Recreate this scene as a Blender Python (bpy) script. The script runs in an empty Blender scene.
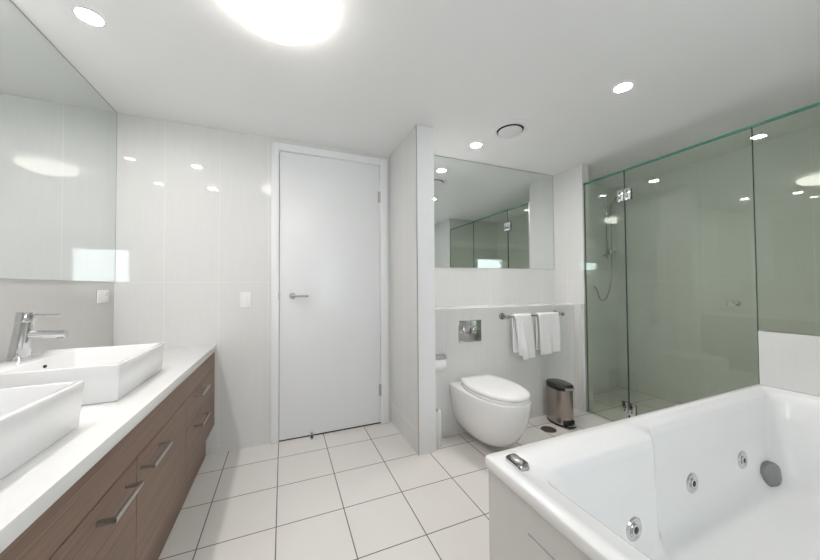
import bpy, bmesh, math, random
from mathutils import Vector, Matrix
from mathutils.bvhtree import BVHTree
PI = math.pi
C = bpy.context.scene.collection
sc = bpy.context.scene
# ------------------------------------------------------------------ camera, world, exposure
F_PX, YAW, PITCH, ROLL, CAM_Z = 307.36, 0.3921, 0.0205, -0.0071, 1.2136
cam = bpy.data.cameras.new('camera'); cam.sensor_width = 36; cam.lens = F_PX / 820 * 36; cam.clip_start = 0.02
co = bpy.data.objects.new('camera', cam); C.objects.link(co)
fw = Vector((math.sin(YAW) * math.cos(PITCH), math.cos(YAW) * math.cos(PITCH), math.sin(PITCH)))
rt = Vector((math.cos(YAW), -math.sin(YAW), 0)); up = rt.cross(fw)
c_, s_ = math.cos(ROLL), math.sin(ROLL)
r2 = rt * c_ + up * s_; u2 = up * c_ - rt * s_
M = Matrix((r2, u2, -fw)).transposed().to_4x4(); M.translation = (0, 0, CAM_Z)
co.matrix_world = M
sc.camera = co
sc.view_settings.view_transform = 'Standard'; sc.view_settings.look = 'None'
sc.view_settings.gamma = 1; sc.view_settings.use_curve_mapping = False
sc.view_settings.exposure = 1.78
w = bpy.data.worlds.new('sky'); sc.world = w; w.use_nodes = True
w.node_tree.nodes['Background'].inputs[0].default_value = (0.88, 0.95, 1.0, 1)
w.node_tree.nodes['Background'].inputs[1].default_value = 4.0
sc.cycles.max_bounces = 16; sc.cycles.diffuse_bounces = 8; sc.cycles.glossy_bounces = 8
sc.cycles.transparent_max_bounces = 24; sc.cycles.transmission_bounces = 12
sc.cycles.sample_clamp_indirect = 6
E_DOWN, E_OYSTER = 135.0, 2.8
# room measures
H = 2.4; XL = -1.04; D = 2.647; YT = 2.465; YD = 2.2; XS = 2.70; XR = 3.72; YREAR = -1.3; YG0 = 0.22

# ------------------------------------------------------------------ materials
def new_mat(name):
    m = bpy.data.materials.new(name); m.use_nodes = True
    nt = m.node_tree
    return m, nt, nt.nodes['Principled BSDF']
def setp(b, **k):
    for n, v in k.items():
        n = {'color': 'Base Color', 'rough': 'Roughness', 'metal': 'Metallic', 'coat': 'Coat Weight', 'coatr': 'Coat Roughness', 'spec': 'Specular IOR Level'}.get(n, n)
        if n == 'Base Color': v = (*v, 1) if len(v) == 3 else v
        b.inputs[n].default_value = v
def simple(name, color, rough=.4, metal=0, noise=0.03, scale=30, **k):
    m, nt, b = new_mat(name); setp(b, color=color, rough=rough, metal=metal, **k)
    tc = nt.nodes.new('ShaderNodeTexCoord'); nz = nt.nodes.new('ShaderNodeTexNoise'); nz.inputs['Scale'].default_value = scale
    nt.links.new(tc.outputs['Object'], nz.inputs['Vector'])
    mx = nt.nodes.new('ShaderNodeMix'); mx.data_type = 'RGBA'
    mx.inputs[6].default_value = (*[max(0, c * (1 - noise)) for c in color], 1); mx.inputs[7].default_value = (*[min(1, c * (1 + noise)) for c in color], 1)
    nt.links.new(nz.outputs['Fac'], mx.inputs[0]); nt.links.new(mx.outputs[2], b.inputs['Base Color'])
    return m
def math_node(nt, op, a, b=None, c=None):
    n = nt.nodes.new('ShaderNodeMath'); n.operation = op
    for i, v in enumerate((a, b, c)):
        if v is None: continue
        if isinstance(v, (int, float)): n.inputs[i].default_value = v
        else: nt.links.new(v, n.inputs[i])
    return n.outputs[0]
def line_mask(nt, coord, spacing, offset, width):
    """1 on grout lines at offset + k*spacing"""
    t = math_node(nt, 'SUBTRACT', coord, offset - spacing / 2)
    t = math_node(nt, 'FLOORED_MODULO', t, spacing)
    t = math_node(nt, 'ABSOLUTE', math_node(nt, 'SUBTRACT', t, spacing / 2))
    return math_node(nt, 'LESS_THAN', t, width / 2)
def tile_mat(name, base, grout, axes, rough=.035, gw=.003, streak=.03, streak_scale=(60, 60, 4), bump=.3, spec=.5):
    """axes: list of (axis index, spacing, offset), world aligned"""
    m, nt, b = new_mat(name); setp(b, rough=rough, spec=spec)
    g = nt.nodes.new('ShaderNodeNewGeometry'); sp = nt.nodes.new('ShaderNodeSeparateXYZ')
    nt.links.new(g.outputs['Position'], sp.inputs[0])
    mask = None
    for ax, s, o in axes:
        k = line_mask(nt, sp.outputs[ax], s, o, gw)
        mask = k if mask is None else math_node(nt, 'MAXIMUM', mask, k)
    mp = nt.nodes.new('ShaderNodeMapping'); mp.inputs['Scale'].default_value = streak_scale
    nt.links.new(g.outputs['Position'], mp.inputs['Vector'])
    nz = nt.nodes.new('ShaderNodeTexNoise'); nz.inputs['Scale'].default_value = 1; nz.inputs['Detail'].default_value = 3
    nt.links.new(mp.outputs[0], nz.inputs['Vector'])
    mx = nt.nodes.new('ShaderNodeMix'); mx.data_type = 'RGBA'
    mx.inputs[6].default_value = (*[c * (1 - streak) for c in base], 1); mx.inputs[7].default_value = (*[min(1, c * (1 + streak)) for c in base], 1)
    nt.links.new(nz.outputs['Fac'], mx.inputs[0])
    m2 = nt.nodes.new('ShaderNodeMix'); m2.data_type = 'RGBA'; m2.inputs[7].default_value = (*grout, 1)
    nt.links.new(mask, m2.inputs[0]); nt.links.new(mx.outputs[2], m2.inputs[6])
    nt.links.new(m2.outputs[2], b.inputs['Base Color'])
    r = math_node(nt, 'MULTIPLY_ADD', mask, .5, rough); nt.links.new(r, b.inputs['Roughness'])
    if bump:
        bp = nt.nodes.new('ShaderNodeBump'); bp.invert = True; bp.inputs['Strength'].default_value = bump; bp.inputs['Distance'].default_value = .001
        nt.links.new(mask, bp.inputs['Height']); nt.links.new(bp.outputs[0], b.inputs['Normal'])
    return m
GX, GY, GS = -0.03, 2.403, 0.34
WT = (0.715, 0.715, 0.70)
GR = (0.77, 0.77, 0.76)
MW_XZ = tile_mat('wall_tile_glazed', WT, GR, [(0, .331, -.769), (2, 1.2, 1.255)])
MW_YZ = tile_mat('wall_tile_side', WT, GR, [(1, .331, 2.30), (2, 1.2, 1.255)])
MSPLASH = tile_mat('shaded_splashback_tile', (.58, .57, .55), (.61, .60, .58), [(2, 2.4, .05)])  # same wall tile, with the shade under the mirror put into a darker colour
MLEDGE = simple('ledge_tile', WT, .1, noise=.02)
MNIB = tile_mat('partition_tile', WT, GR, [(1, .331, 2.30), (2, 2.4, .165)])
MTOI = tile_mat('toilet_wall_tile', WT, GR, [(0, .331, 1.20), (2, 2.4, .10)], streak=.05)
MFLOOR = tile_mat('floor_tile', (.73, .71, .68), (.16, .14, .115), [(0, GS, GX), (1, GS, GY)], rough=.22, gw=.0055, streak=.025, streak_scale=(5, 5, 5), spec=.4)
MAPRON = tile_mat('bath_apron_tile', (.66, .65, .625), (.74, .73, .71), [(1, .60, .345)], rough=.12)
MCEIL = simple('ceiling_paint', (.88, .88, .88), .75, noise=.01, scale=3)
MPAINT = simple('white_gloss_paint', (.80, .81, .82), .30, noise=.01, scale=8)
MFRAME = simple('frame_paint', (.82, .83, .84), .35, noise=.01)
MSTONE = simple('white_stone', (.79, .79, .78), .25, noise=.02, scale=160)
MCERAM = simple('white_ceramic', (.84, .84, .84), .08, noise=.005, coat=.5, coatr=.03)
MACRYL = simple('bath_acrylic', (.86, .86, .855), .22, noise=.005, coat=.08, coatr=.1)
MSEAT = simple('seat_plastic', (.85, .85, .84), .18, noise=.005)
MWPLAS = simple('white_plastic', (.82, .82, .80), .3, noise=.01)
MCHROME = simple('chrome', (.66, .67, .68), .08, 1, noise=.02)
MSATIN = simple('satin_steel', (.50, .49, .47), .3, 1, noise=.05, scale=60)
MHANDLE = simple('brushed_handle', (.36, .36, .36), .3, 1, noise=.05)
MGUN = simple('dark_satin_metal', (.30, .30, .30), .3, .8, noise=.1)
MBRUSH = simple('brushed_steel', (.42, .37, .345), .22, 1, noise=.06, scale=90)
MBLACK = simple('black_plastic', (.018, .018, .016), .22, noise=.1)
MDARK = simple('dark_gap', (.02, .02, .02), .8, noise=.1)
MBEAD = simple('mirror_edge_bead', (.16, .165, .165), .5, noise=.05)
MBRONZE = simple('dark_grate', (.15, .13, .10), .4, .6, noise=.2)
MTOWEL = simple('white_towel', (.86, .86, .86), .95, noise=.05, scale=400)
MPAPER = simple('toilet_paper', (.86, .86, .85), .9, noise=.03)
MGREY = simple('gap_grey', (.35, .36, .36), .35, noise=.05)
def mirror_mat():
    m, nt, b = new_mat('mirror_silver'); setp(b, color=(.80, .835, .82), rough=0.0, metal=1); return m
MMIRROR = mirror_mat()
def wood():
    m, nt, b = new_mat('walnut_laminate'); setp(b, rough=.38, spec=.35)
    tc = nt.nodes.new('ShaderNodeTexCoord'); mp = nt.nodes.new('ShaderNodeMapping'); mp.inputs['Scale'].default_value = (20, 1.6, 170)
    nt.links.new(tc.outputs['Object'], mp.inputs['Vector'])
    nz = nt.nodes.new('ShaderNodeTexNoise'); nz.inputs['Scale'].default_value = 1; nz.inputs['Detail'].default_value = 5; nz.inputs['Roughness'].default_value = .6
    nt.links.new(mp.outputs[0], nz.inputs['Vector'])
    cr = nt.nodes.new('ShaderNodeValToRGB'); e = cr.color_ramp.elements
    e[0].position = .3; e[0].color = (.14, .083, .055, 1); e[1].position = .72; e[1].color = (.27, .17, .12, 1)
    nt.links.new(nz.outputs['Fac'], cr.inputs[0]); nt.links.new(cr.outputs[0], b.inputs['Base Color'])
    return m
MWOOD = wood()
def glass_mat(name, tint, refl_scale=1.0, rough=0.0):
    """thin architectural glass: tinted see-through plus Fresnel reflection"""
    m = bpy.data.materials.new(name); m.use_nodes = True; nt = m.node_tree; nt.nodes.clear()
    out = nt.nodes.new('ShaderNodeOutputMaterial'); mix = nt.nodes.new('ShaderNodeMixShader')
    t = nt.nodes.new('ShaderNodeBsdfTransparent'); t.inputs[0].default_value = (*tint, 1)
    g = nt.nodes.new('ShaderNodeBsdfGlossy'); g.inputs['Roughness'].default_value = rough; g.inputs[0].default_value = (.95, 1, .97, 1)
    gm = nt.nodes.new('ShaderNodeNewGeometry'); dt = nt.nodes.new('ShaderNodeVectorMath'); dt.operation = 'DOT_PRODUCT'
    nt.links.new(gm.outputs['Normal'], dt.inputs[0]); nt.links.new(gm.outputs['Incoming'], dt.inputs[1])
    c = math_node(nt, 'ABSOLUTE', dt.outputs['Value']); c5 = math_node(nt, 'POWER', math_node(nt, 'SUBTRACT', 1.0, c), 5.0)
    fac = math_node(nt, 'MULTIPLY', math_node(nt, 'MULTIPLY_ADD', c5, .957, .043), refl_scale)   # Schlick, the same from both faces
    nt.links.new(fac, mix.inputs[0]); nt.links.new(t.outputs[0], mix.inputs[1]); nt.links.new(g.outputs[0], mix.inputs[2])
    nt.links.new(mix.outputs[0], out.inputs[0]); return m
MGLASS = glass_mat('shower_glass', (.90, .93, .89), 1.0)
MWGLASS = glass_mat('window_glass', (.96, .97, .97), 1.0)
def edge_mat():
    m, nt, b = new_mat('glass_edge_green'); setp(b, color=(.045, .21, .155), rough=.12); return m
MEDGE = edge_mat()
def seam_mat():
    m, nt, b = new_mat('glass_seam_dark'); setp(b, color=(.035, .10, .08), rough=.2); return m
MSEAM = seam_mat()
MCHANNEL = simple('pale_channel', (.55, .56, .56), .35, 1, noise=.03)
def emit(name, col, st):
    m = bpy.data.materials.new(name); m.use_nodes = True; nt = m.node_tree; nt.nodes.clear()
    out = nt.nodes.new('ShaderNodeOutputMaterial'); e = nt.nodes.new('ShaderNodeEmission')
    e.inputs[0].default_value = (*col, 1); e.inputs[1].default_value = st
    nt.links.new(e.outputs[0], out.inputs[0]); return m
MLAMP = emit('downlight_lens_glow', (1, .945, .93), E_DOWN)
MOYS = emit('oyster_diffuser_glow', (1, .94, .88), E_OYSTER)

# ------------------------------------------------------------------ mesh helpers
def obj(name, bm, mats, parent=None, smooth=False, loc=None):
    me = bpy.data.meshes.new(name)
    bmesh.ops.recalc_face_normals(bm, faces=bm.faces)
    bm.to_mesh(me); bm.free()
    for m in (mats if isinstance(mats, (list, tuple)) else [mats]): me.materials.append(m)
    if smooth:
        for p in me.polygons: p.use_smooth = True
        try: me.set_sharp_from_angle(angle=math.radians(smooth if smooth is not True else 40))
        except Exception: pass
    o = bpy.data.objects.new(name, me); C.objects.link(o)
    if parent: o.parent = parent
    if loc: o.location = loc
    return o
def box(bm, x0, x1, y0, y1, z0, z1, bev=0, seg=2, mi=0):
    t = bmesh.new()
    bmesh.ops.create_cube(t, size=1)
    for v in t.verts: v.co = Vector(((x0 + x1) / 2 + v.co.x * (x1 - x0), (y0 + y1) / 2 + v.co.y * (y1 - y0), (z0 + z1) / 2 + v.co.z * (z1 - z0)))
    if bev: bmesh.ops.bevel(t, geom=list(t.edges), offset=bev, segments=seg, affect='EDGES', profile=.5)
    return merge(bm, t, mi)
def merge(bm, t, mi=0, mat=None):
    if mat is not None: bmesh.ops.transform(t, matrix=mat, verts=t.verts)
    vm = {v: bm.verts.new(v.co) for v in t.verts}
    for f in t.faces:
        try: nf = bm.faces.new([vm[v] for v in f.verts]); nf.material_index = mi if mi else f.material_index
        except ValueError: pass
    t.free(); return bm
def B(): return bmesh.new()
def boxo(name, dims, m, parent=None, bev=0, seg=2):
    return obj(name, box(B(), *dims, bev=bev, seg=seg), m, parent, smooth=30 if bev else False)
def align(p, d):
    z = Vector(d).normalized(); q = z.to_track_quat('Z', 'Y'); return Matrix.Translation(Vector(p)) @ q.to_matrix().to_4x4()
def lathe(bm, prof, p=(0, 0, 0), d=(0, 0, 1), seg=40, sx=1, sy=1, mi=0):
    """prof: list of (radius, height) ; closed with caps at the axis if radius>0"""
    t = bmesh.new(); rings = []
    for r, h in prof:
        if r < 1e-6: rings.append([t.verts.new((0, 0, h))])
        else: rings.append([t.verts.new((r * sx * math.cos(2 * PI * i / seg), r * sy * math.sin(2 * PI * i / seg), h)) for i in range(seg)])
    for a, b in zip(rings, rings[1:]):
        for i in range(seg):
            j = (i + 1) % seg
            if len(a) == 1 and len(b) == 1: continue
            if len(a) == 1: t.faces.new([a[0], b[i], b[j]])
            elif len(b) == 1: t.faces.new([a[i], a[j], b[0]])
            else: t.faces.new([a[i], a[j], b[j], b[i]])
    if len(rings[0]) > 1 and len(rings[-1]) > 1:      # ring profile: close it on itself
        a, b = rings[-1], rings[0]
        for i in range(seg): t.faces.new([a[i], a[(i + 1) % seg], b[(i + 1) % seg], b[i]])
    elif len(rings[0]) > 1: t.faces.new(rings[0][::-1])
    elif len(rings[-1]) > 1: t.faces.new(rings[-1])
    return merge(bm, t, mi, align(p, d))
def cyl(bm, p0, p1, r, r1=None, seg=24, bev=0, mi=0):
    p0, p1 = Vector(p0), Vector(p1); L = (p1 - p0).length; r1 = r if r1 is None else r1
    if bev: prof = [(0, 0), (r - bev, 0), (r, bev), (r1, L - bev), (r1 - bev, L), (0, L)]
    else: prof = [(0, 0), (r, 0), (r1, L), (0, L)]
    return lathe(bm, prof, p0, p1 - p0, seg, mi=mi)
def tube(bm, pts, r, seg=12, closed=False):
    pts = [Vector(p) for p in pts]; n = len(pts); t = bmesh.new(); rings = []
    up0 = None
    for i, p in enumerate(pts):
        d = (pts[min(i + 1, n - 1)] - pts[max(i - 1, 0)]).normalized()
        if up0 is None: up0 = Vector((0, 0, 1)) if abs(d.z) < .9 else Vector((1, 0, 0))
        a = d.cross(up0).normalized(); b = a.cross(d).normalized(); up0 = b
        rr = r[i] if isinstance(r, (list, tuple)) else r
        rings.append([t.verts.new(p + (a * math.cos(2 * PI * k / seg) + b * math.sin(2 * PI * k / seg)) * rr) for k in range(seg)])
    for A, Bq in zip(rings, rings[1:]):
        for k in range(seg): t.faces.new([A[k], A[(k + 1) % seg], Bq[(k + 1) % seg], Bq[k]])
    t.faces.new(rings[0][::-1]); t.faces.new(rings[-1])
    return merge(bm, t)
def smoothpath(pts, n=8):
    P = [Vector(p) for p in pts]; P = [P[0]] + P + [P[-1]]; out = []
    for i in range(1, len(P) - 2):
        for k in range(n):
            t = k / n; a, b, c, d = P[i - 1], P[i], P[i + 1], P[i + 2]
            out.append(.5 * ((2 * b) + (c - a) * t + (2 * a - 5 * b + 4 * c - d) * t * t + (-a + 3 * b - 3 * c + d) * t ** 3))
    out.append(P[-2]); return out
def rr(x0, x1, y0, y1, r, n=6, side=1):
    """rounded rectangle, counter-clockwise, constant count; side = extra points per straight side"""
    r = min(r, (x1 - x0) / 2 - 1e-4, (y1 - y0) / 2 - 1e-4)
    cs = [(x1 - r, y0 + r, -PI / 2), (x1 - r, y1 - r, 0), (x0 + r, y1 - r, PI / 2), (x0 + r, y0 + r, PI)]
    pts = []
    for k, (cx, cy, a) in enumerate(cs):
        arc = [(cx + r * math.cos(a + PI / 2 * i / n), cy + r * math.sin(a + PI / 2 * i / n)) for i in range(n + 1)]
        pts += arc
        nx, ny, na = cs[(k + 1) % 4]
        e = (nx + r * math.cos(na), ny + r * math.sin(na)); s = arc[-1]
        for i in range(1, side): pts.append((s[0] + (e[0] - s[0]) * i / side, s[1] + (e[1] - s[1]) * i / side))
    return pts
def loft(bm, rings, cap0=True, cap1=True, mi=0):
    """rings: lists of 3D points of equal count"""
    t = bmesh.new(); R = [[t.verts.new(p) for p in r] for r in rings]
    for a, b in zip(R, R[1:]):
        n = len(a)
        for i in range(n): t.faces.new([a[i], a[(i + 1) % n], b[(i + 1) % n], b[i]])
    if cap0: t.faces.new(R[0][::-1])
    if cap1: t.faces.new(R[-1])
    return merge(bm, t, mi)
def lift(pts, z): return [(x, y, z) for x, y in pts]
def thing(name, label, cat, loc=(0, 0, 0), group=None):
    o = bpy.data.objects.new(name, None); C.objects.link(o); o.location = loc; o.empty_display_size = .05
    o['label'] = label; o['category'] = cat
    if group: o['group'] = group
    return o
def tag(o, label, cat, group=None):
    o['label'] = label; o['category'] = cat
    if group: o['group'] = group
    return o
def struct(name, bm, m, label=None, parent=None, smooth=False):
    o = obj(name, bm, m, parent, smooth)
    if parent is None: o['kind'] = 'structure'
    if label: o['label'] = label; o['category'] = name.split('_')[0]
    return o
def rel(t, o):
    """parent o (built in world coordinates) to thing t without moving it"""
    o.parent = t; o.location = Vector(o.location) - t.location
    return o
def part(t, name, bm, m, smooth=False, label=None, parent=None):
    """bm is in world coordinates; t the thing's empty; parent a part for sub-parts"""
    o = obj(name, bm, m, None, smooth)
    if parent is None: rel(t, o)
    else: o.parent = parent
    if label: o['label'] = label
    return o

# ------------------------------------------------------------------ structure
bm = B(); box(bm, XL - .1, XR + .1, YREAR - .1, D + .2, -.1, 0); struct('floor', bm, MFLOOR, 'pale cream floor tiles with thin dark grout lines')
bm = B(); box(bm, XL - .1, XR + .1, YREAR - .1, D + .2, H, H + .1); struct('ceiling', bm, MCEIL, 'flat white painted ceiling with round downlights')
bm = B(); box(bm, XL - .1, XL, YREAR - .1, D + .1, 0, H); struct('wall_left', bm, MSPLASH, 'glossy pale tiled wall behind the vanity and big mirror')
DX0, DX1, DZ = -.030, .806, 2.308
bm = B(); box(bm, XL, DX0, D, D + .12, 0, H); box(bm, DX1, 1.035, D, D + .12, 0, H); box(bm, DX0, DX1, D, D + .12, DZ, H)
struct('wall_back', bm, MW_XZ, 'glossy pale tiled wall around the white door')
bm = B(); box(bm, .90, 1.043, 2.04, D, 0, H, mi=0)
o = struct('wall_partition', bm, [MNIB, MPAINT], 'short tiled partition wall between the door and the toilet')
for p in o.data.polygons:
    if p.normal.y < -.5: p.material_index = 1
bm = B(); box(bm, 1.035, XR + .1, YT, YT + .15, 0, H); struct('wall_toilet', bm, MTOI, 'pale tiled wall above the ledge behind the toilet')
ZD = .99
bm = B(); box(bm, 1.035, XS, YD, YT, 0, ZD); struct('wall_dado', bm, MTOI, 'low tiled boxed-out wall carrying the toilet and flush plate')
bm = B(); box(bm, 1.035, XS, YD - .006, YT, ZD, ZD + .036); struct('trim_1', bm, MLEDGE, 'pale tiled ledge capping the boxed-out wall behind the toilet')
bm = B(); box(bm, XS, XS + .095, 2.115, YT, 0, H); struct('wall_screen_end', bm, MW_YZ, 'narrow tiled wall return where the shower glass begins')
bm = B(); box(bm, XS - .04, XS, 2.118, YD, 0, ZD + .036); struct('trim_2', bm, MW_YZ, 'low tiled return beside the bin')
bm = B(); box(bm, XR, XR + .1, YREAR, YT, 0, H); struct('wall_shower', bm, MW_YZ, 'tiled wall at the far side of the shower')
bm = B(); box(bm, XS, XR, YG0 - .12, YG0, 0, H); box(bm, XS, XS + .12, YREAR, YG0 - .12, 0, H); struct('wall_right', bm, MW_YZ)
bm = B(); box(bm, XS, XS + .11, YG0, .936, 0, .924, bev=.002); struct('wall_hob', bm, MW_YZ, 'low pale tiled wall between the bath and shower glass')
WX0, WX1, WZ0, WZ1 = .30, 1.10, 1.05, 1.90
bm = B()
box(bm, XL, WX0, YREAR - .12, YREAR, 0, H); box(bm, WX1, XS, YREAR - .12, YREAR, 0, H)
box(bm, WX0, WX1, YREAR - .12, YREAR, 0, WZ0); box(bm, WX0, WX1, YREAR - .12, YREAR, WZ1, H)
struct('wall_rear', bm, MW_XZ)
bm = B(); box(bm, XL, XS, YREAR, -.45, 2.12, H); struct('trim_3', bm, MCEIL)
bm = B(); f = .04
box(bm, WX0, WX0 + f, YREAR - .08, YREAR - .02, WZ0, WZ1); box(bm, WX1 - f, WX1, YREAR - .08, YREAR - .02, WZ0, WZ1)
box(bm, WX0 + f, WX1 - f, YREAR - .08, YREAR - .02, WZ0, WZ0 + f); box(bm, WX0 + f, WX1 - f, YREAR - .08, YREAR - .02, WZ1 - f, WZ1)
wf = struct('window_1', bm, MFRAME)
bm = B(); box(bm, WX0 + f, WX1 - f, YREAR - .055, YREAR - .049, WZ0 + f, WZ1 - f); g = obj('window_pane', bm, MWGLASS, wf)

bm = B(); box(bm, .8985, .905, 2.0385, 2.044, 0, H); struct('trim_4', bm, MSATIN)
# door
bm = B(); box(bm, DX0 + .004, DX1 - .004, D - .004, D + .034, .012, DZ - .006, bev=.0015)
door = struct('door_1', bm, MPAINT, 'plain white flush door with lever handle', smooth=30)
bm = B()
box(bm, -.085, DX0 + .001, D - .018, D + .05, 0, 2.362, bev=.002); box(bm, DX1 - .001, .872, D - .018, D + .05, 0, 2.362, bev=.002)
box(bm, DX0 + .001, DX1 - .001, D - .018, D + .05, DZ - .003, 2.362, bev=.002)
fr = obj('door_frame', bm, MFRAME, None, smooth=30); fr.parent = door
bm = B(); box(bm, DX0, DX1, D + .040, D + .05, 0, DZ); box(bm, DX0 + .001, DX1 - .001, D + .002, D + .03, 0.0005, .009)
gp = obj('door_gap_shade', bm, MDARK, None); gp.parent = door  # dark sheets behind and below the leaf paint the shade in its gaps
bm = B(); hy = D - .004
lathe(bm, [(0, 0), (.026, 0), (.026, .006), (.023, .009), (0, .009)], (.072, hy, 1.143), (0, -1, 0))
cyl(bm, (.072, hy - .008, 1.143), (.072, hy - .050, 1.143), .009)
tube(bm, smoothpath([(.072, hy - .045, 1.143), (.080, hy - .052, 1.143), (.11, hy - .053, 1.143), (.19, hy - .052, 1.141)], 5), .0085)
o = obj('door_handle', bm, MHANDLE, None, smooth=True); o.parent = door; o['label'] = 'satin steel lever handle'
for z in (2.015, .297):
    bm = B(); cyl(bm, (DX1 - .001, D - .012, z - .05), (DX1 - .001, D - .012, z + .05), .0065)
    box(bm, DX1 - .02, DX1 - .002, D - .0075, D - .004, z - .05, z + .05)
    o = obj('hinge', bm, MSATIN, None, smooth=40); o.parent = door
bm = B(); box(bm, DX0 - .004, DX0 + .003, D - .020, D - .017, 1.12, 1.17); o = obj('strike_plate', bm, MSATIN); o.parent = door
# door stop
t = thing('door_stop', 'small metal door stop with black tip at the foot of the white door', 'door stop', (.215, 2.60, 0))
bm = B(); lathe(bm, [(0, 0), (.016, 0), (.016, .004), (.010, .008), (.009, .045), (.011, .048), (.011, .052), (0, .052)], (.215, 2.60, 0)); part(t, 'post', bm, MCHROME, True)
bm = B(); lathe(bm, [(0, 0), (.009, 0), (.009, .014), (0, .014)], (.215, 2.595, .022), (0, -1, 0)); part(t, 'rubber_buffer', bm, MBLACK, True, 'black rubber buffer')

# ------------------------------------------------------------------ mirrors
bm = B(); box(bm, XL + .0, XL + .005, -1.2, D - .003, 1.257, H - .003)
mir = tag(obj('wall_mirror', bm, MMIRROR), 'frameless mirror covering the whole upper left wall above the vanity', 'mirror')
bm = B(); box(bm, XL, XL + .0052, -1.2, D, H - .003, H); box(bm, XL, XL + .0052, D - .003, D, 1.257, H - .003); obj('edge_bead', bm, MBEAD, mir)
bm = B(); box(bm, 1.036, XS - .004, YT - .005, YT, 1.385, H - .003)
mir = tag(obj('wall_mirror', bm, MMIRROR), 'smaller frameless mirror high on the wall above the toilet', 'mirror')
bm = B(); box(bm, 1.036, XS, YT - .0052, YT, H - .003, H); box(bm, XS - .004, XS, YT - .0052, YT, 1.385, H - .003); obj('edge_bead', bm, MBEAD, mir)

# ------------------------------------------------------------------ bath
BX0, BX1, BY0, BY1, BZ = .674, XS - .001, -.25, .943, .60
t = thing('spa_bath', 'white built-in spa bath with chrome jets in a tiled surround', 'bath', (BX0, BY0, 0))
def step(x, a):
    u = max(0, min(1, (x - 1.375) / .11)); u = u * u * (3 - 2 * u); return a * u
def bring(x0, x1, y0, y1, r, z, a=0.0, n=10, side=110):
    pts = rr(x0, x1, y0, y1, r, n, side); cy = (y0 + y1) / 2; hy = (y1 - y0) / 2
    return [(x, y + step(x, a) * (y - cy) / hy, z) for x, y in pts]
rings = [bring(BX0 + .004, BX1, BY0, BY1 - .004, .012, BZ - .040),
         bring(BX0, BX1, BY0, BY1, .014, BZ - .036), bring(BX0, BX1, BY0, BY1, .014, BZ - .005), bring(BX0 + .005, BX1 - .001, BY0 + .005, BY1 - .005, .012, BZ),
         bring(BX0 + .045, BX1 - .03, BY0 + .05, BY1 - .07, .05, BZ, .028), bring(BX0 + .050, BX1 - .034, BY0 + .055, BY1 - .075, .05, BZ - .004, .03),
         bring(BX0 + .092, BX1 - .07, BY0 + .13, BY1 - .145, .065, BZ - .006, .062), bring(BX0 + .107, BX1 - .082, BY0 + .14, BY1 - .152, .07, BZ - .016, .062),
         bring(BX0 + .115, BX1 - .09, BY0 + .15, BY1 - .160, .11, BZ - .05, .06), bring(BX0 + .14, BX1 - .10, BY0 + .155, BY1 - .163, .12, BZ - .20, .06),
         bring(BX0 + .17, BX1 - .12, BY0 + .165, BY1 - .17, .13, BZ - .40, .055), bring(BX0 + .21, BX1 - .15, BY0 + .19, BY1 - .19, .14, BZ - .465, .045),
         bring(BX0 + .36, BX1 - .27, BY0 + .28, BY1 - .28, .16, BZ - .495, .02), bring(BX0 + .50, BX1 - .40, BY0 + .40, BY1 - .40, .12, BZ - .50, 0)]
bm = B(); loft(bm, rings, cap0=False)
tub = part(t, 'tub', bm, MACRYL, smooth=85)
tubtree = B(); loft(tubtree, rings, cap0=False); tubtree.normal_update(); tree = BVHTree.FromBMesh(tubtree)
bm = B(); box(bm, BX0 + .012, BX1, BY1 - .03, BY1 - .012, 0, BZ - .041); box(bm, BX0 + .012, BX0 + .03, BY0 + .01, BY1 - .03, 0, BZ - .041); box(bm, BX0 + .012, BX1, BY0 + .01, BY0 + .03, 0, BZ - .041)
ap = part(t, 'apron', bm, MAPRON, label='pale tiled apron below the bath rim')
bm = B(); box(bm, BX0 + .0065, BX0 + .0125, .10, .735, .06, .465, bev=.001); part(t, 'access_panel', bm, MAPRON)
bm = B()
for a in ((.096, .7365, .465, .4665), (.096, .7365, .0585, .06), (.735, .7362, .06, .465), (.099, .1, .06, .465)): box(bm, BX0 + .0088, BX0 + .0125, a[0], a[1], a[2], a[3])
part(t, 'panel_gap', bm, MGREY)
def jet(x, z, r, kind='jet'):
    hit, nrm, _, _ = tree.ray_cast(Vector((x, .35, z)), Vector((0, 1, 0)))
    if nrm.y > 0: nrm = -nrm
    p = hit - nrm * .002; bm = B()
    if kind == 'jet':
        lathe(bm, [(0, 0), (r, 0), (r, .004), (r * .9, .008), (r * .72, .008), (r * .62, .004), (r * .45, .003), (r * .42, .010), (r * .30, .012), (r * .22, .006), (0, .006)], p, nrm, 36)
        o = part(t, 'jet', bm, MCHROME, True, 'round chrome water jet')
        bm = B(); lathe(bm, [(0, 0), (r * .24, 0), (r * .24, .006), (0, .007)], p + nrm * .007, nrm, 20); part(t, 'jet_nozzle', bm, MBLACK, True, parent=o)
    else:
        M0 = align(p + Vector((0, -.012, 0)), Vector((-.22, -1, .12))); tb = B()
        loft(tb, [[(q[0], q[1], h) for q in rr(-r * s, r * s, -r * s, r * s, r * .72 * s, 8)] for s, h in ((1, -.022), (1, .008), (.93, .016), (.8, .019))])
        merge(bm, tb, 0, M0)
        o = part(t, 'suction_cover', bm, MGUN, 40, 'grey rounded suction cover')
for x, z in ((1.235, .285), (1.745, .298), (2.20, .303)): jet(x, z, .044)
jet(2.425, .190, .060, 'suction')
bm = B(); kx, ky = .748, .853
loft(bm, [lift([(kx + a * .98 , ky + b) for a, b in rr(-.024 * s, .024 * s, -.040 * s, .040 * s, .012 * s)], BZ - .001 + h) for s, h in ((1, -.022), (1, .008), (.9, .014))])
o = part(t, 'air_control', bm, MCHROME, 40, 'chrome control button on the bath rim')
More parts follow.
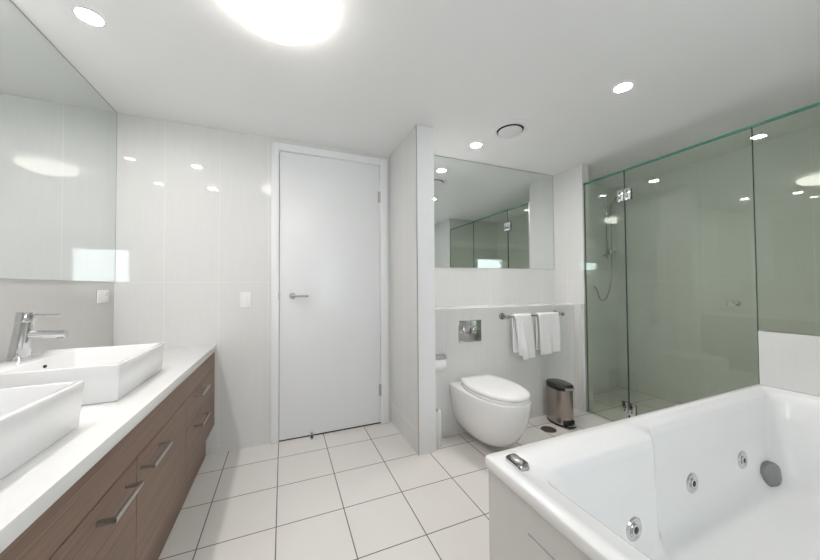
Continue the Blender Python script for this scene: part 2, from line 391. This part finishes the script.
bm = B(); lathe(bm, [(0, 0), (.016, 0), (.016, .004), (.012, .006), (0, .005)], (kx, ky, BZ + .0125), sy=1.6, sx=1); part(t, 'control_button', bm, MSATIN, True, parent=o)

# ------------------------------------------------------------------ shower glass
def pane(y0, y1, z0, z1, x=XS + .006, th=.010):
    bm = B(); box(bm, x, x + th, y0, y1, z0, z1)
    for f in bm.faces:
        f.normal_update()
        f.material_index = 0 if abs(f.normal.x) > .5 else (1 if abs(f.normal.z) > .5 else 2)
    return bm
GZ = 2.204
t = thing('glass_panel', 'narrow fixed green-tinted shower glass panel beside the toilet end wall', 'shower screen', (XS + .006, 1.72, 0))
part(t, 'glass', pane(1.722, 2.112, .004, GZ), [MGLASS, MEDGE, MSEAM])
bm = B(); box(bm, XS, XS + .004, 2.098, 2.114, .0, GZ); box(bm, XS + .018, XS + .022, 2.098, 2.114, .0, GZ); part(t, 'wall_channel', bm, MCHANNEL)
t = thing('shower_door', 'hinged green-tinted glass shower door with round chrome knob', 'shower door', (XS + .006, .95, 0))
part(t, 'glass', pane(.9405, 1.716, .012, GZ), [MGLASS, MEDGE, MSEAM])
bm = B()
for s in (-1, 1):
    x = XS + .011 + s * .005
    cyl(bm, (x, 1.045, 1.085), (x + s * .022, 1.045, 1.085), .008); cyl(bm, (x + s * .02, 1.045, 1.085), (x + s * .045, 1.045, 1.085), .018, bev=.003)
part(t, 'knob', bm, MCHROME, True)
for z in (1.985, .165):
    bm = B()
    for s in (-1, 1):
        x = XS + .011 + s * .0056
        for y0, y1 in ((1.662, 1.7165), (1.7215, 1.776)):
            box(bm, min(x, x + s * .009), max(x, x + s * .009), y0, y1, z - .05, z + .05, bev=.002)
    box(bm, XS + .003, XS + .019, 1.7175, 1.7205, z - .045, z + .045)
    h = part(t, 'hinge', bm, MCHROME, 30, 'chrome glass hinge')
    bm = B()
    for y in (1.689, 1.749):
        lathe(bm, [(0, 0), (.006, 0), (.006, .003), (0, .003)], (XS - .003, y, z + .022), (-1, 0, 0), 14); lathe(bm, [(0, 0), (.006, 0), (.006, .003), (0, .003)], (XS - .003, y, z - .022), (-1, 0, 0), 14)
    q = part(t, 'screw', bm, MBLACK, True, parent=h)
t = thing('glass_panel', 'large fixed green-tinted glass panel standing on the low tiled bath wall', 'shower screen', (XS + .006, YG0, .924))
part(t, 'glass', pane(YG0 + .002, .938, .925, GZ), [MGLASS, MEDGE, MSEAM])

for q in [o for o in C.objects if o.name.startswith(('glass_panel', 'shower_door'))]:
    g = [c for c in q.children if c.name.startswith('glass')][0]; ys = [v.co.y for v in g.data.vertices]
    bm = B(); box(bm, XS + .0055, XS + .0165, min(ys), max(ys), GZ - .014, GZ + .0005); part(q, 'edge_refraction', bm, MEDGE, label='green top edge with painted refraction')  # opaque green band paints the refracted look of the glass edge
# shower fittings (on the shower's back wall)
yw = YT
t = thing('shower_rail', 'chrome shower rail with hand shower and hose behind the glass', 'shower', (3.48, yw, 1.55))
bm = B(); cyl(bm, (3.48, yw - .045, 1.52), (3.48, yw - .045, 2.28), .010)
for z in (1.56, 2.25): cyl(bm, (3.48, yw, z), (3.48, yw - .045, z), .013)
part(t, 'rail', bm, MCHROME, True)
bm = B(); cyl(bm, (3.48, yw - .045, 2.12), (3.48, yw - .045, 2.17), .019, bev=.003); cyl(bm, (3.48, yw - .05, 2.145), (3.51, yw - .085, 2.15), .013); part(t, 'holder', bm, MCHROME, True)
bm = B(); tube(bm, smoothpath([(3.50, yw - .08, 2.03), (3.52, yw - .09, 2.15), (3.56, yw - .13, 2.22)], 6), .012); lathe(bm, [(0, 0), (.03, .0), (.05, .02), (.05, .03), (0, .03)], (3.56, yw - .12, 2.235), (.3, -.5, -.8)); part(t, 'hand_shower', bm, MCHROME, True)
bm = B(); tube(bm, smoothpath([(3.50, yw - .08, 2.03), (3.50, yw - .09, 1.8), (3.50, yw - .08, 1.35), (3.46, yw - .07, 1.12), (3.40, yw - .06, 1.04), (3.34, yw - .05, 1.06), (3.31, yw - .04, 1.16), (3.30, yw - .01, 1.20)], 8), .007); part(t, 'hose', bm, MSATIN, True)
t = thing('shower_mixer', 'small chrome shower mixer with side lever on the shower wall', 'tap', (3.50, yw, 1.6))
bm = B(); lathe(bm, [(0, 0), (.035, 0), (.035, .008), (.022, .012), (.022, .05), (.018, .055), (0, .055)], (3.55, yw, 1.60), (0, -1, 0)); part(t, 'body', bm, MCHROME, True)
bm = B(); cyl(bm, (3.55, yw - .045, 1.60), (3.67, yw - .06, 1.605), .007, .005); part(t, 'lever', bm, MCHROME, True)

# ------------------------------------------------------------------ toilet
TX = 1.450
t = thing('toilet', 'white wall-hung toilet with closed lid', 'toilet', (TX, YD, 0))
def dring(hw, yf, yb, z, hb=None, k=2.25, n=40, frac=.60, cx=TX):
    """D outline: flat back at yb, front tip yf"""
    hb = hw if hb is None else hb
    yc = yf + (yb - yf) * frac; pts = []
    m = 12
    for i in range(m): s = i / m; e = s * s * (3 - 2 * s); pts.append((cx + hb + (hw - hb) * math.sin(s * PI / 2), yb + (yc - yb) * s, z))
    for i in range(n + 1):
        a = PI * i / n; c, s = math.cos(a), math.sin(a)
        pts.append((cx + hw * math.copysign(abs(c) ** (2 / k), c), yc - (yc - yf) * abs(s) ** (2 / k), z))
    for i in range(1, m + 1): s = 1 - i / m; pts.append((cx - (hb + (hw - hb) * math.sin(s * PI / 2)), yb + (yc - yb) * s, z))
    return pts
prof = [(.050, .070, 1.92), (.055, .095, 1.85), (.072, .122, 1.785), (.105, .148, 1.725), (.155, .171, 1.675), (.22, .189, 1.635), (.29, .199, 1.608), (.36, .204, 1.592), (.415, .206, 1.586), (.424, .204, 1.588), (.428, .198, 1.594)]
bm = B(); loft(bm, [dring(hw, yf, YD, z, hb=hw * (.98 if z > .3 else .93)) for z, hw, yf in prof]); part(t, 'pan', bm, MCERAM, smooth=60)
bm = B(); loft(bm, [dring(.184, 1.598, 2.135, .4275, hb=.13), dring(.188, 1.593, 2.138, .431, hb=.133), dring(.188, 1.593, 2.138, .443, hb=.133), dring(.184, 1.598, 2.135, .447, hb=.13)]); part(t, 'seat', bm, MSEAT, 50)
bm = B(); loft(bm, [dring(.184, 1.597, 2.138, .4505, hb=.13), dring(.188, 1.592, 2.142, .454, hb=.133), dring(.188, 1.592, 2.142, .468, hb=.133), dring(.183, 1.598, 2.138, .476, hb=.128), dring(.165, 1.625, 2.125, .482, hb=.112), dring(.10, 1.74, 2.06, .485, hb=.07)]); part(t, 'lid', bm, MSEAT, 60)
bm = B(); loft(bm, [dring(.176, 1.632, 2.125, .4465, hb=.122), dring(.176, 1.632, 2.125, .451, hb=.122)]); part(t, 'seat_gap_shade', bm, MGREY)  # grey filler paints the shaded gap between seat and lid
for s in (-1, 1):
    bm = B(); lathe(bm, [(0, 0), (.016, 0), (.016, .012), (.013, .016), (0, .016)], (TX + s * .078, 2.155, .427), (0, 0, 1)); part(t, 'hinge', bm, MCHROME, True)
# flush plate
t = thing('flush_plate', 'square chrome flush plate on the tiled wall above the toilet', 'flush plate', (1.44, YD, .84))
bm = B(); box(bm, 1.337, 1.56, YD - .010, YD, .745, .925, bev=.003); p_ = part(t, 'plate', bm, MCHROME, 30)
bm = B(); lathe(bm, [(0, 0), (.042, 0), (.042, .005), (.036, .008), (0, .006)], (1.418, YD - .010, .842), (0, -1, 0), sx=1); part(t, 'large_button', bm, MCHROME, True)
bm = B(); lathe(bm, [(0, 0), (.028, 0), (.028, .005), (.023, .008), (0, .006)], (1.500, YD - .010, .842), (0, -1, 0)); part(t, 'small_button', bm, MCHROME, True)
# towel rail and towels
BZR, BYR = .945, 2.115
t = thing('towel_rail', 'chrome towel rail on the low wall right of the flush plate', 'towel rail', (2.1, YD, BZR))
bm = B(); cyl(bm, (1.765, BYR, BZR), (2.425, BYR, BZR), .009); part(t, 'bar', bm, MCHROME, True)
for x in (1.782, 2.41):
    bm = B(); lathe(bm, [(0, 0), (.030, 0), (.030, .005), (.026, .009), (.013, .011), (.011, .075), (.014, .078), (.017, .085), (.015, .098), (0, .10)], (x, YD, BZR), (0, -1, 0)); part(t, 'wall_mount', bm, MGUN, True)
def towel(x0, x1, zf, zb, shift, seed, label, nick=0):
    random.seed(seed); ph = random.random() * 6; nx, half = 18, .0165
    path = [(BYR + half + .004, zb)] + [(BYR + half + .002 * (1 - k / 6), zb + (BZR - zb) * k / 6) for k in range(1, 7)]
    path += [(BYR + half * math.cos(a), BZR + half * math.sin(a)) for a in [PI * k / 8 for k in range(1, 8)]]
    path += [(BYR - half - .006 * math.sin(k / 10 * PI), BZR - (BZR - zf) * k / 10) for k in range(0, 11)]
    n = len(path); bm = B(); gridv = []
    for i, (y, z) in enumerate(path):
        row = []; drop = max(0, (BZR - z)) / (BZR - zf)
        for j in range(nx + 1):
            u = j / nx
            sh = shift * drop if i > n / 2 else shift * drop * .3
            x = x0 + (x1 - x0) * u + sh - .012 * drop * (u - .5)
            yy = y + .007 * drop * math.sin(u * 9 + ph) + .003 * drop * math.sin(u * 21 + z * 9 + ph)
            zz = z + (.016 * (u - .5) * drop if i > n / 2 else 0)
            if nick and i > n / 2 and u < .22: zz = BZR - (BZR - zz) * .90
            row.append(bm.verts.new((x, yy, zz)))
        gridv.append(row)
    for a, b in zip(gridv, gridv[1:]):
        for j in range(nx): bm.faces.new([a[j], a[j + 1], b[j + 1], b[j]])
    o = obj('hand_towel', bm, MTOWEL, None, smooth=70)
    s = o.modifiers.new('thickness', 'SOLIDIFY'); s.thickness = .012; s.offset = 0
    b_ = o.modifiers.new('soft', 'BEVEL'); b_.width = .004; b_.segments = 2; b_.limit_method = 'ANGLE'
    return tag(o, label, 'towel', 'hand towels on the towel rail')
towel(1.838, 2.018, .575, .63, .045, 3, 'white hand towel on the rail nearer the flush plate, with a stepped lower corner', 1)
towel(2.105, 2.345, .600, .63, .015, 8, 'wider white hand towel at the right end of the rail, above the bin')
# toilet paper holder
t = thing('toilet_paper_holder', 'chrome covered toilet paper holder on the partition beside the toilet', 'paper holder', (1.035, 2.11, .62))
py, pz = 2.105, .628
bm = B(); rings = []
for x in (1.0465, 1.146):
    outer = [(py + .064 * math.sin(a), pz + .066 * math.cos(a)) for a in [k * PI / 20 for k in range(-6, 13)]]
    inner = [(py + .059 * math.sin(a), pz + .061 * math.cos(a)) for a in [k * PI / 20 for k in range(12, -7, -1)]]
    rings.append([(x, y, z) for y, z in outer + inner])
loft(bm, rings); part(t, 'cover', bm, MCHROME, 30)
bm = B(); cyl(bm, (1.0432, py, pz), (1.150, py, pz), .006); cyl(bm, (1.0432, py, pz), (1.0465, py, pz), .024); box(bm, 1.0432, 1.047, py - .02, py + .02, pz + .03, pz + .063); part(t, 'bracket', bm, MCHROME, True)
bm = B(); lathe(bm, [(.014, 0), (.053, 0), (.055, .002), (.055, .090), (.053, .092), (.014, .092)], (1.0495, py, pz - .006), (1, 0, 0))
tag(obj('toilet_roll', bm, MPAPER, None, smooth=40), 'white toilet roll hanging in the holder on the partition', 'toilet paper')
# brush holder
t = thing('toilet_brush', 'slim white toilet brush canister standing behind the partition end', 'toilet brush', (1.085, 2.12, 0))
bm = B(); lathe(bm, [(0, 0), (.036, 0), (.038, .004), (.038, .255), (.034, .26), (0, .26)], (1.085, 2.12, 0)); part(t, 'canister', bm, MWPLAS, True)
bm = B(); lathe(bm, [(0, 0), (.020, 0), (.018, .006), (.012, .012), (.010, .018), (.0, .020)], (1.085, 2.12, .259)); part(t, 'handle', bm, MCHROME, True)
# ------------------------------------------------------------------ pedal bin
bxc, byc = 2.280, 2.045
t = thing('pedal_bin', 'oval brushed steel pedal bin with black lid', 'bin', (bxc, byc, 0))
rot = math.radians(-102)
def oval(a, b, z, n=48, k=2.3):
    out = []
    for i in range(n):
        q = 2 * PI * i / n; c, s = math.cos(q), math.sin(q)
        x, y = a * math.copysign(abs(c) ** (2 / k), c), b * math.copysign(abs(s) ** (2 / k), s)
        out.append((bxc + x * math.cos(rot) - y * math.sin(rot), byc + x * math.sin(rot) + y * math.cos(rot), z))
    return out
A_, B_ = .124, .088
bm = B(); loft(bm, [oval(A_ - .003, B_ - .003, 0), oval(A_ + .002, B_ + .002, .004), oval(A_ + .002, B_ + .002, .018), oval(A_ - .002, B_ - .002, .02)]); part(t, 'base', bm, MBLACK, 40)
bm = B(); loft(bm, [oval(A_, B_, .018), oval(A_, B_, .310)]); part(t, 'body', bm, MBRUSH, 40)
bm = B(); loft(bm, [oval(A_ + .003, B_ + .003, .308), oval(A_ + .004, B_ + .004, .312), oval(A_ + .004, B_ + .004, .338), oval(A_ - .004, B_ - .004, .348), oval(A_ - .02, B_ - .018, .352)]); lid = part(t, 'lid', bm, MBLACK, 40)
fd = Vector((math.cos(rot), math.sin(rot), 0)); sd = Vector((-fd.y, fd.x, 0)); ctr = Vector((bxc, byc, 0))
def obox(bm, a0, a1, b0, b1, z0, z1, bev=.002):
    tb = B(); box(tb, a0, a1, b0, b1, z0, z1, bev=bev); merge(bm, tb, 0, Matrix.Translation(ctr) @ Matrix.Rotation(rot, 4, 'Z'))
bm = B(); obox(bm, A_ + .001, A_ + .007, -.038, .038, .313, .336); part(t, 'lid_badge', bm, MSATIN, 30, 'small metal plate on the lid front', parent=lid)
bm = B(); obox(bm, A_ - .03, A_ + .008, -.05, .05, .0, .060, .008); part(t, 'pedal_housing', bm, MBLACK, 30)
bm = B(); obox(bm, A_ + .004, A_ + .036, -.040, .040, .012, .026, .004); part(t, 'pedal', bm, MBLACK, 30)
bm = B(); obox(bm, A_ + .008, A_ + .037, -.034, .034, .0255, .029, .001); part(t, 'pedal_strip', bm, MSATIN, 30)
# floor drain
t = thing('floor_drain', 'round dark metal floor drain between the toilet and bin', 'drain', (2.07, 1.975, 0))
bm = B(); lathe(bm, [(.048, 0), (.062, 0), (.062, .002), (.056, .0035), (.050, .003), (.048, .001)], (2.07, 1.975, 0)); part(t, 'rim', bm, MBRONZE, True)
bm = B(); lathe(bm, [(0, 0), (.05, 0), (.05, .0022), (0, .0022)], (2.07, 1.975, 0))
part(t, 'grate', bm, MBRONZE)

# ------------------------------------------------------------------ vanity
CX = -.45; CZ = .797; CT = .040; VY0 = -.30; VF = -.462; VB = .215
bm = B(); box(bm, XL + .001, CX, VY0, D - .001, CZ - CT, CZ, bev=.0015)
tag(obj('countertop', bm, MSTONE, None, smooth=30), 'long white stone countertop carrying the two basins', 'countertop')
t = thing('vanity_cabinet', 'long wall-hung walnut-brown vanity cabinet with steel handles', 'cabinet', (XL, VY0, 0))
ZS = .632
bm = B(); box(bm, XL + .001, VF - .02, VY0, D - .001, VB, CZ - CT - .001); box(bm, VF - .02, VF, VY0, D - .001, ZS + .003, CZ - CT - .001)
part(t, 'carcass', bm, MWOOD)
bm = B(); box(bm, XL + .001, -.515, VY0, D - .001, .0, VB - .001); part(t, 'kickboard', bm, MWOOD)
def handle(name_parent, y0, y1, z):
    bm = B(); x0 = VF
    for y in (y0, y1 - .012): box(bm, x0, x0 + .042, y, y + .012, z - .005, z + .005)
    box(bm, x0 + .036, x0 + .044, y0, y1, z - .0065, z + .0065, bev=.001)
    part(t, 'handle', bm, MSATIN, 30, 'flat satin steel bow handle', parent=name_parent)
fronts = [('door', VY0, .352, VB, ZS), ('door', .354, .763, VB, ZS), ('door', .765, 1.344, VB, ZS), ('door', 1.347, 1.925, VB, ZS), ('drawer', 1.928, D - .003, .470, ZS), ('drawer', 1.928, D - .003, VB, .467)]
hd = {2: (1.095, 1.272, .581), 3: (1.372, 1.552, .581), 4: (2.07, 2.27, .604), 5: (2.085, 2.285, .432), 1: (.45, .64, .588), 0: (.05, .24, .588)}
for i, (nm, y0, y1, z0, z1) in enumerate(fronts):
    bm = B(); box(bm, VF - .0195, VF, y0, y1, z0, z1, bev=.0008); o = part(t, nm, bm, MWOOD)
    handle(o, *hd[i])
# basins
def basin(y0, label):
    x0, x1, y1 = -1.022, -.555, y0 + .478; z0, z1 = CZ + .0003, .936
    ym = (y0 + y1) / 2
    t = thing('basin', label, 'basin', (-.79, ym, CZ), 'rectangular vessel basins on the countertop')
    R = lambda a, z, r=.009: lift(rr(x0 + a, x1 - a, y0 + a, y1 - a, r, 6, 2), z)
    I = lambda a, z, r: lift(rr(-.885 + a, x1 - .016 - a, y0 + .016 + a, y1 - .016 - a, r, 6, 2), z)
    bm = B()
    loft(bm, [R(.014, z0), R(.008, z0 + .005), R(.002, z1 - .03), R(0, z1 - .006), R(.002, z1 - .001, .009), R(.004, z1, .008), I(-.003, z1, .022), I(0, z1 - .004, .022), I(.010, z1 - .05, .03), I(.020, z0 + .045, .04), I(.045, z0 + .022, .05), I(.10, z0 + .016, .05)])
    part(t, 'bowl', bm, MCERAM, 50)
    bm = B(); lathe(bm, [(0, 0), (.022, 0), (.022, .003), (.010, .005), (0, .004)], (-.73, ym, z0 + .016)); part(t, 'waste', bm, MCHROME, True)
    bm = B(); lathe(bm, [(0, 0), (.010, 0), (.010, .002), (0, .002)], (-.8785, ym + .004, z1 - .032), (1, 0, .15), seg=20, sy=.6); part(t, 'overflow', bm, MDARK, True)
    return t
basin(1.455, 'white rectangular basin on the far part of the countertop, beside the visible tap')
basin(.772, 'white rectangular basin at the near left corner, cut off by the picture edge')
def tap(y, label):
    x = -.963; z0 = .936
    t = thing('basin_tap', label, 'tap', (x, y, z0))
    lean = Vector((.0, 0, 0))
    bm = B(); tb = B()
    rings = []
    for k, (h, rx, ry, dx) in enumerate([(0, .031, .031, 0), (.004, .031, .031, 0), (.07, .0275, .028, .006), (.145, .025, .025, .014)]):
        rings.append([(x + dx + rx * math.cos(a), y + ry * math.sin(a), z0 + h) for a in [2 * PI * i / 36 for i in range(36)]])
    loft(bm, rings)
    part(t, 'body', bm, MCHROME, 50)
    bm = B(); rings = []
    for h, r, dx in [(.147, .0255, .014), (.152, .0262, .0145), (.183, .0262, .018), (.187, .024, .0182)]:
        rings.append([(x + dx + r * math.cos(a), y + r * math.sin(a), z0 + h) for a in [2 * PI * i / 36 for i in range(36)]])
    loft(bm, rings); cap = part(t, 'cap', bm, MCHROME, 50)
    bm = B(); cyl(bm, (x + .02, y, z0 + .096), (x + .138, y, z0 + .093), .0155, bev=.002); cyl(bm, (x + .12, y, z0 + .09), (x + .12, y, z0 + .074), .010); part(t, 'spout', bm, MCHROME, True)
    bm = B(); tube(bm, [(x + .03, y, z0 + .170), (x + .05, y, z0 + .170), (x + .118, y, z0 + .169)], [.009, .007, .0065]); part(t, 'lever', bm, MCHROME, True)
tap(1.718, 'chrome mixer tap with straight spout on the far basin')

# switches
def plate(name, label, box_, rocker, axis):
    x0, x1, y0, y1, z0, z1 = box_
    t = thing(name, label, 'switch' if 'switch' in name else 'socket', ((x0 + x1) / 2, (y0 + y1) / 2, z0))
    part(t, 'cover', box(B(), *box_, bev=.002), MWPLAS, 30)
    for r in rocker: part(t, 'rocker', box(B(), *r, bev=.001), MWPLAS, 30)
plate('light_switch', 'white wall switch on the tiled wall left of the door', (-.298, -.224, D - .009, D, 1.062, 1.180), [(-.285, -.265, D - .013, D - .008, 1.10, 1.14), (-.257, -.237, D - .013, D - .008, 1.10, 1.14)], 1)
plate('wall_socket', 'white power socket on the tiled splashback under the left mirror', (XL, XL + .009, 2.44, 2.56, 1.125, 1.205), [(XL + .008, XL + .013, 2.455, 2.475, 1.165, 1.19), (XL + .008, XL + .013, 2.525, 2.545, 1.165, 1.19)], 0)

# ------------------------------------------------------------------ ceiling fittings
def downlight(x, y, label):
    t = thing('downlight', label, 'ceiling light', (x, y, H), 'recessed ceiling downlights')
    bm = B(); lathe(bm, [(.042, 0), (.056, 0), (.056, .002), (.050, .006), (.044, .006), (.042, .003)], (x, y, H), (0, 0, -1)); part(t, 'trim_ring', bm, MFRAME, True)
    bm = B(); lathe(bm, [(0, .0), (.042, .0), (.042, .0025), (0, .0025)], (x, y, H), (0, 0, -1)); part(t, 'lens', bm, MLAMP)
downlight(-.78, 1.745, 'round recessed downlight near the left mirror, lit')
downlight(-.78, 1.01, 'round recessed downlight above the near basin, seen only as a reflection')
downlight(1.884, 1.19, 'round recessed downlight above the bath, lit')
downlight(1.502, 2.155, 'round recessed downlight above the toilet next to the vent, lit')
OX, OY = -.027, 1.335
t = thing('oyster_light', 'large round glowing oyster ceiling light above the floor', 'ceiling light', (OX, OY, H))
bm = B(); lathe(bm, [(.0, 0), (.175, 0), (.175, .03), (.165, .035), (0, .035)], (OX, OY, H), (0, 0, -1), 64); part(t, 'base', bm, MFRAME, True)
bm = B(); lathe(bm, [(.17, .02), (.198, .024), (.203, .032), (.197, .05), (.165, .072), (.11, .088), (.05, .095), (0, .096)], (OX, OY, H), (0, 0, -1), 64); part(t, 'diffuser', bm, MOYS, True)
VX, VY = 1.590, 1.838
t = thing('ceiling_vent', 'round white ceiling air vent beside the small downlight', 'vent', (VX, VY, H))
bm = B(); lathe(bm, [(.098, 0), (.135, 0), (.138, .004), (.130, .009), (.112, .013), (.100, .014), (.098, .010)], (VX, VY, H), (0, 0, -1), 56); part(t, 'ring', bm, MFRAME, True)
bm = B(); lathe(bm, [(0, 0), (.099, 0), (.099, .002), (0, .002)], (VX, VY, H), (0, 0, -1), 40); part(t, 'duct', bm, MDARK)
bm = B(); lathe(bm, [(0, .016), (.080, .016), (.087, .019), (.087, .023), (.080, .026), (0, .028)], (VX, VY, H), (0, 0, -1), 48); cyl(bm, (VX, VY, H - .001), (VX, VY, H - .018), .012); part(t, 'disc', bm, MFRAME, True)
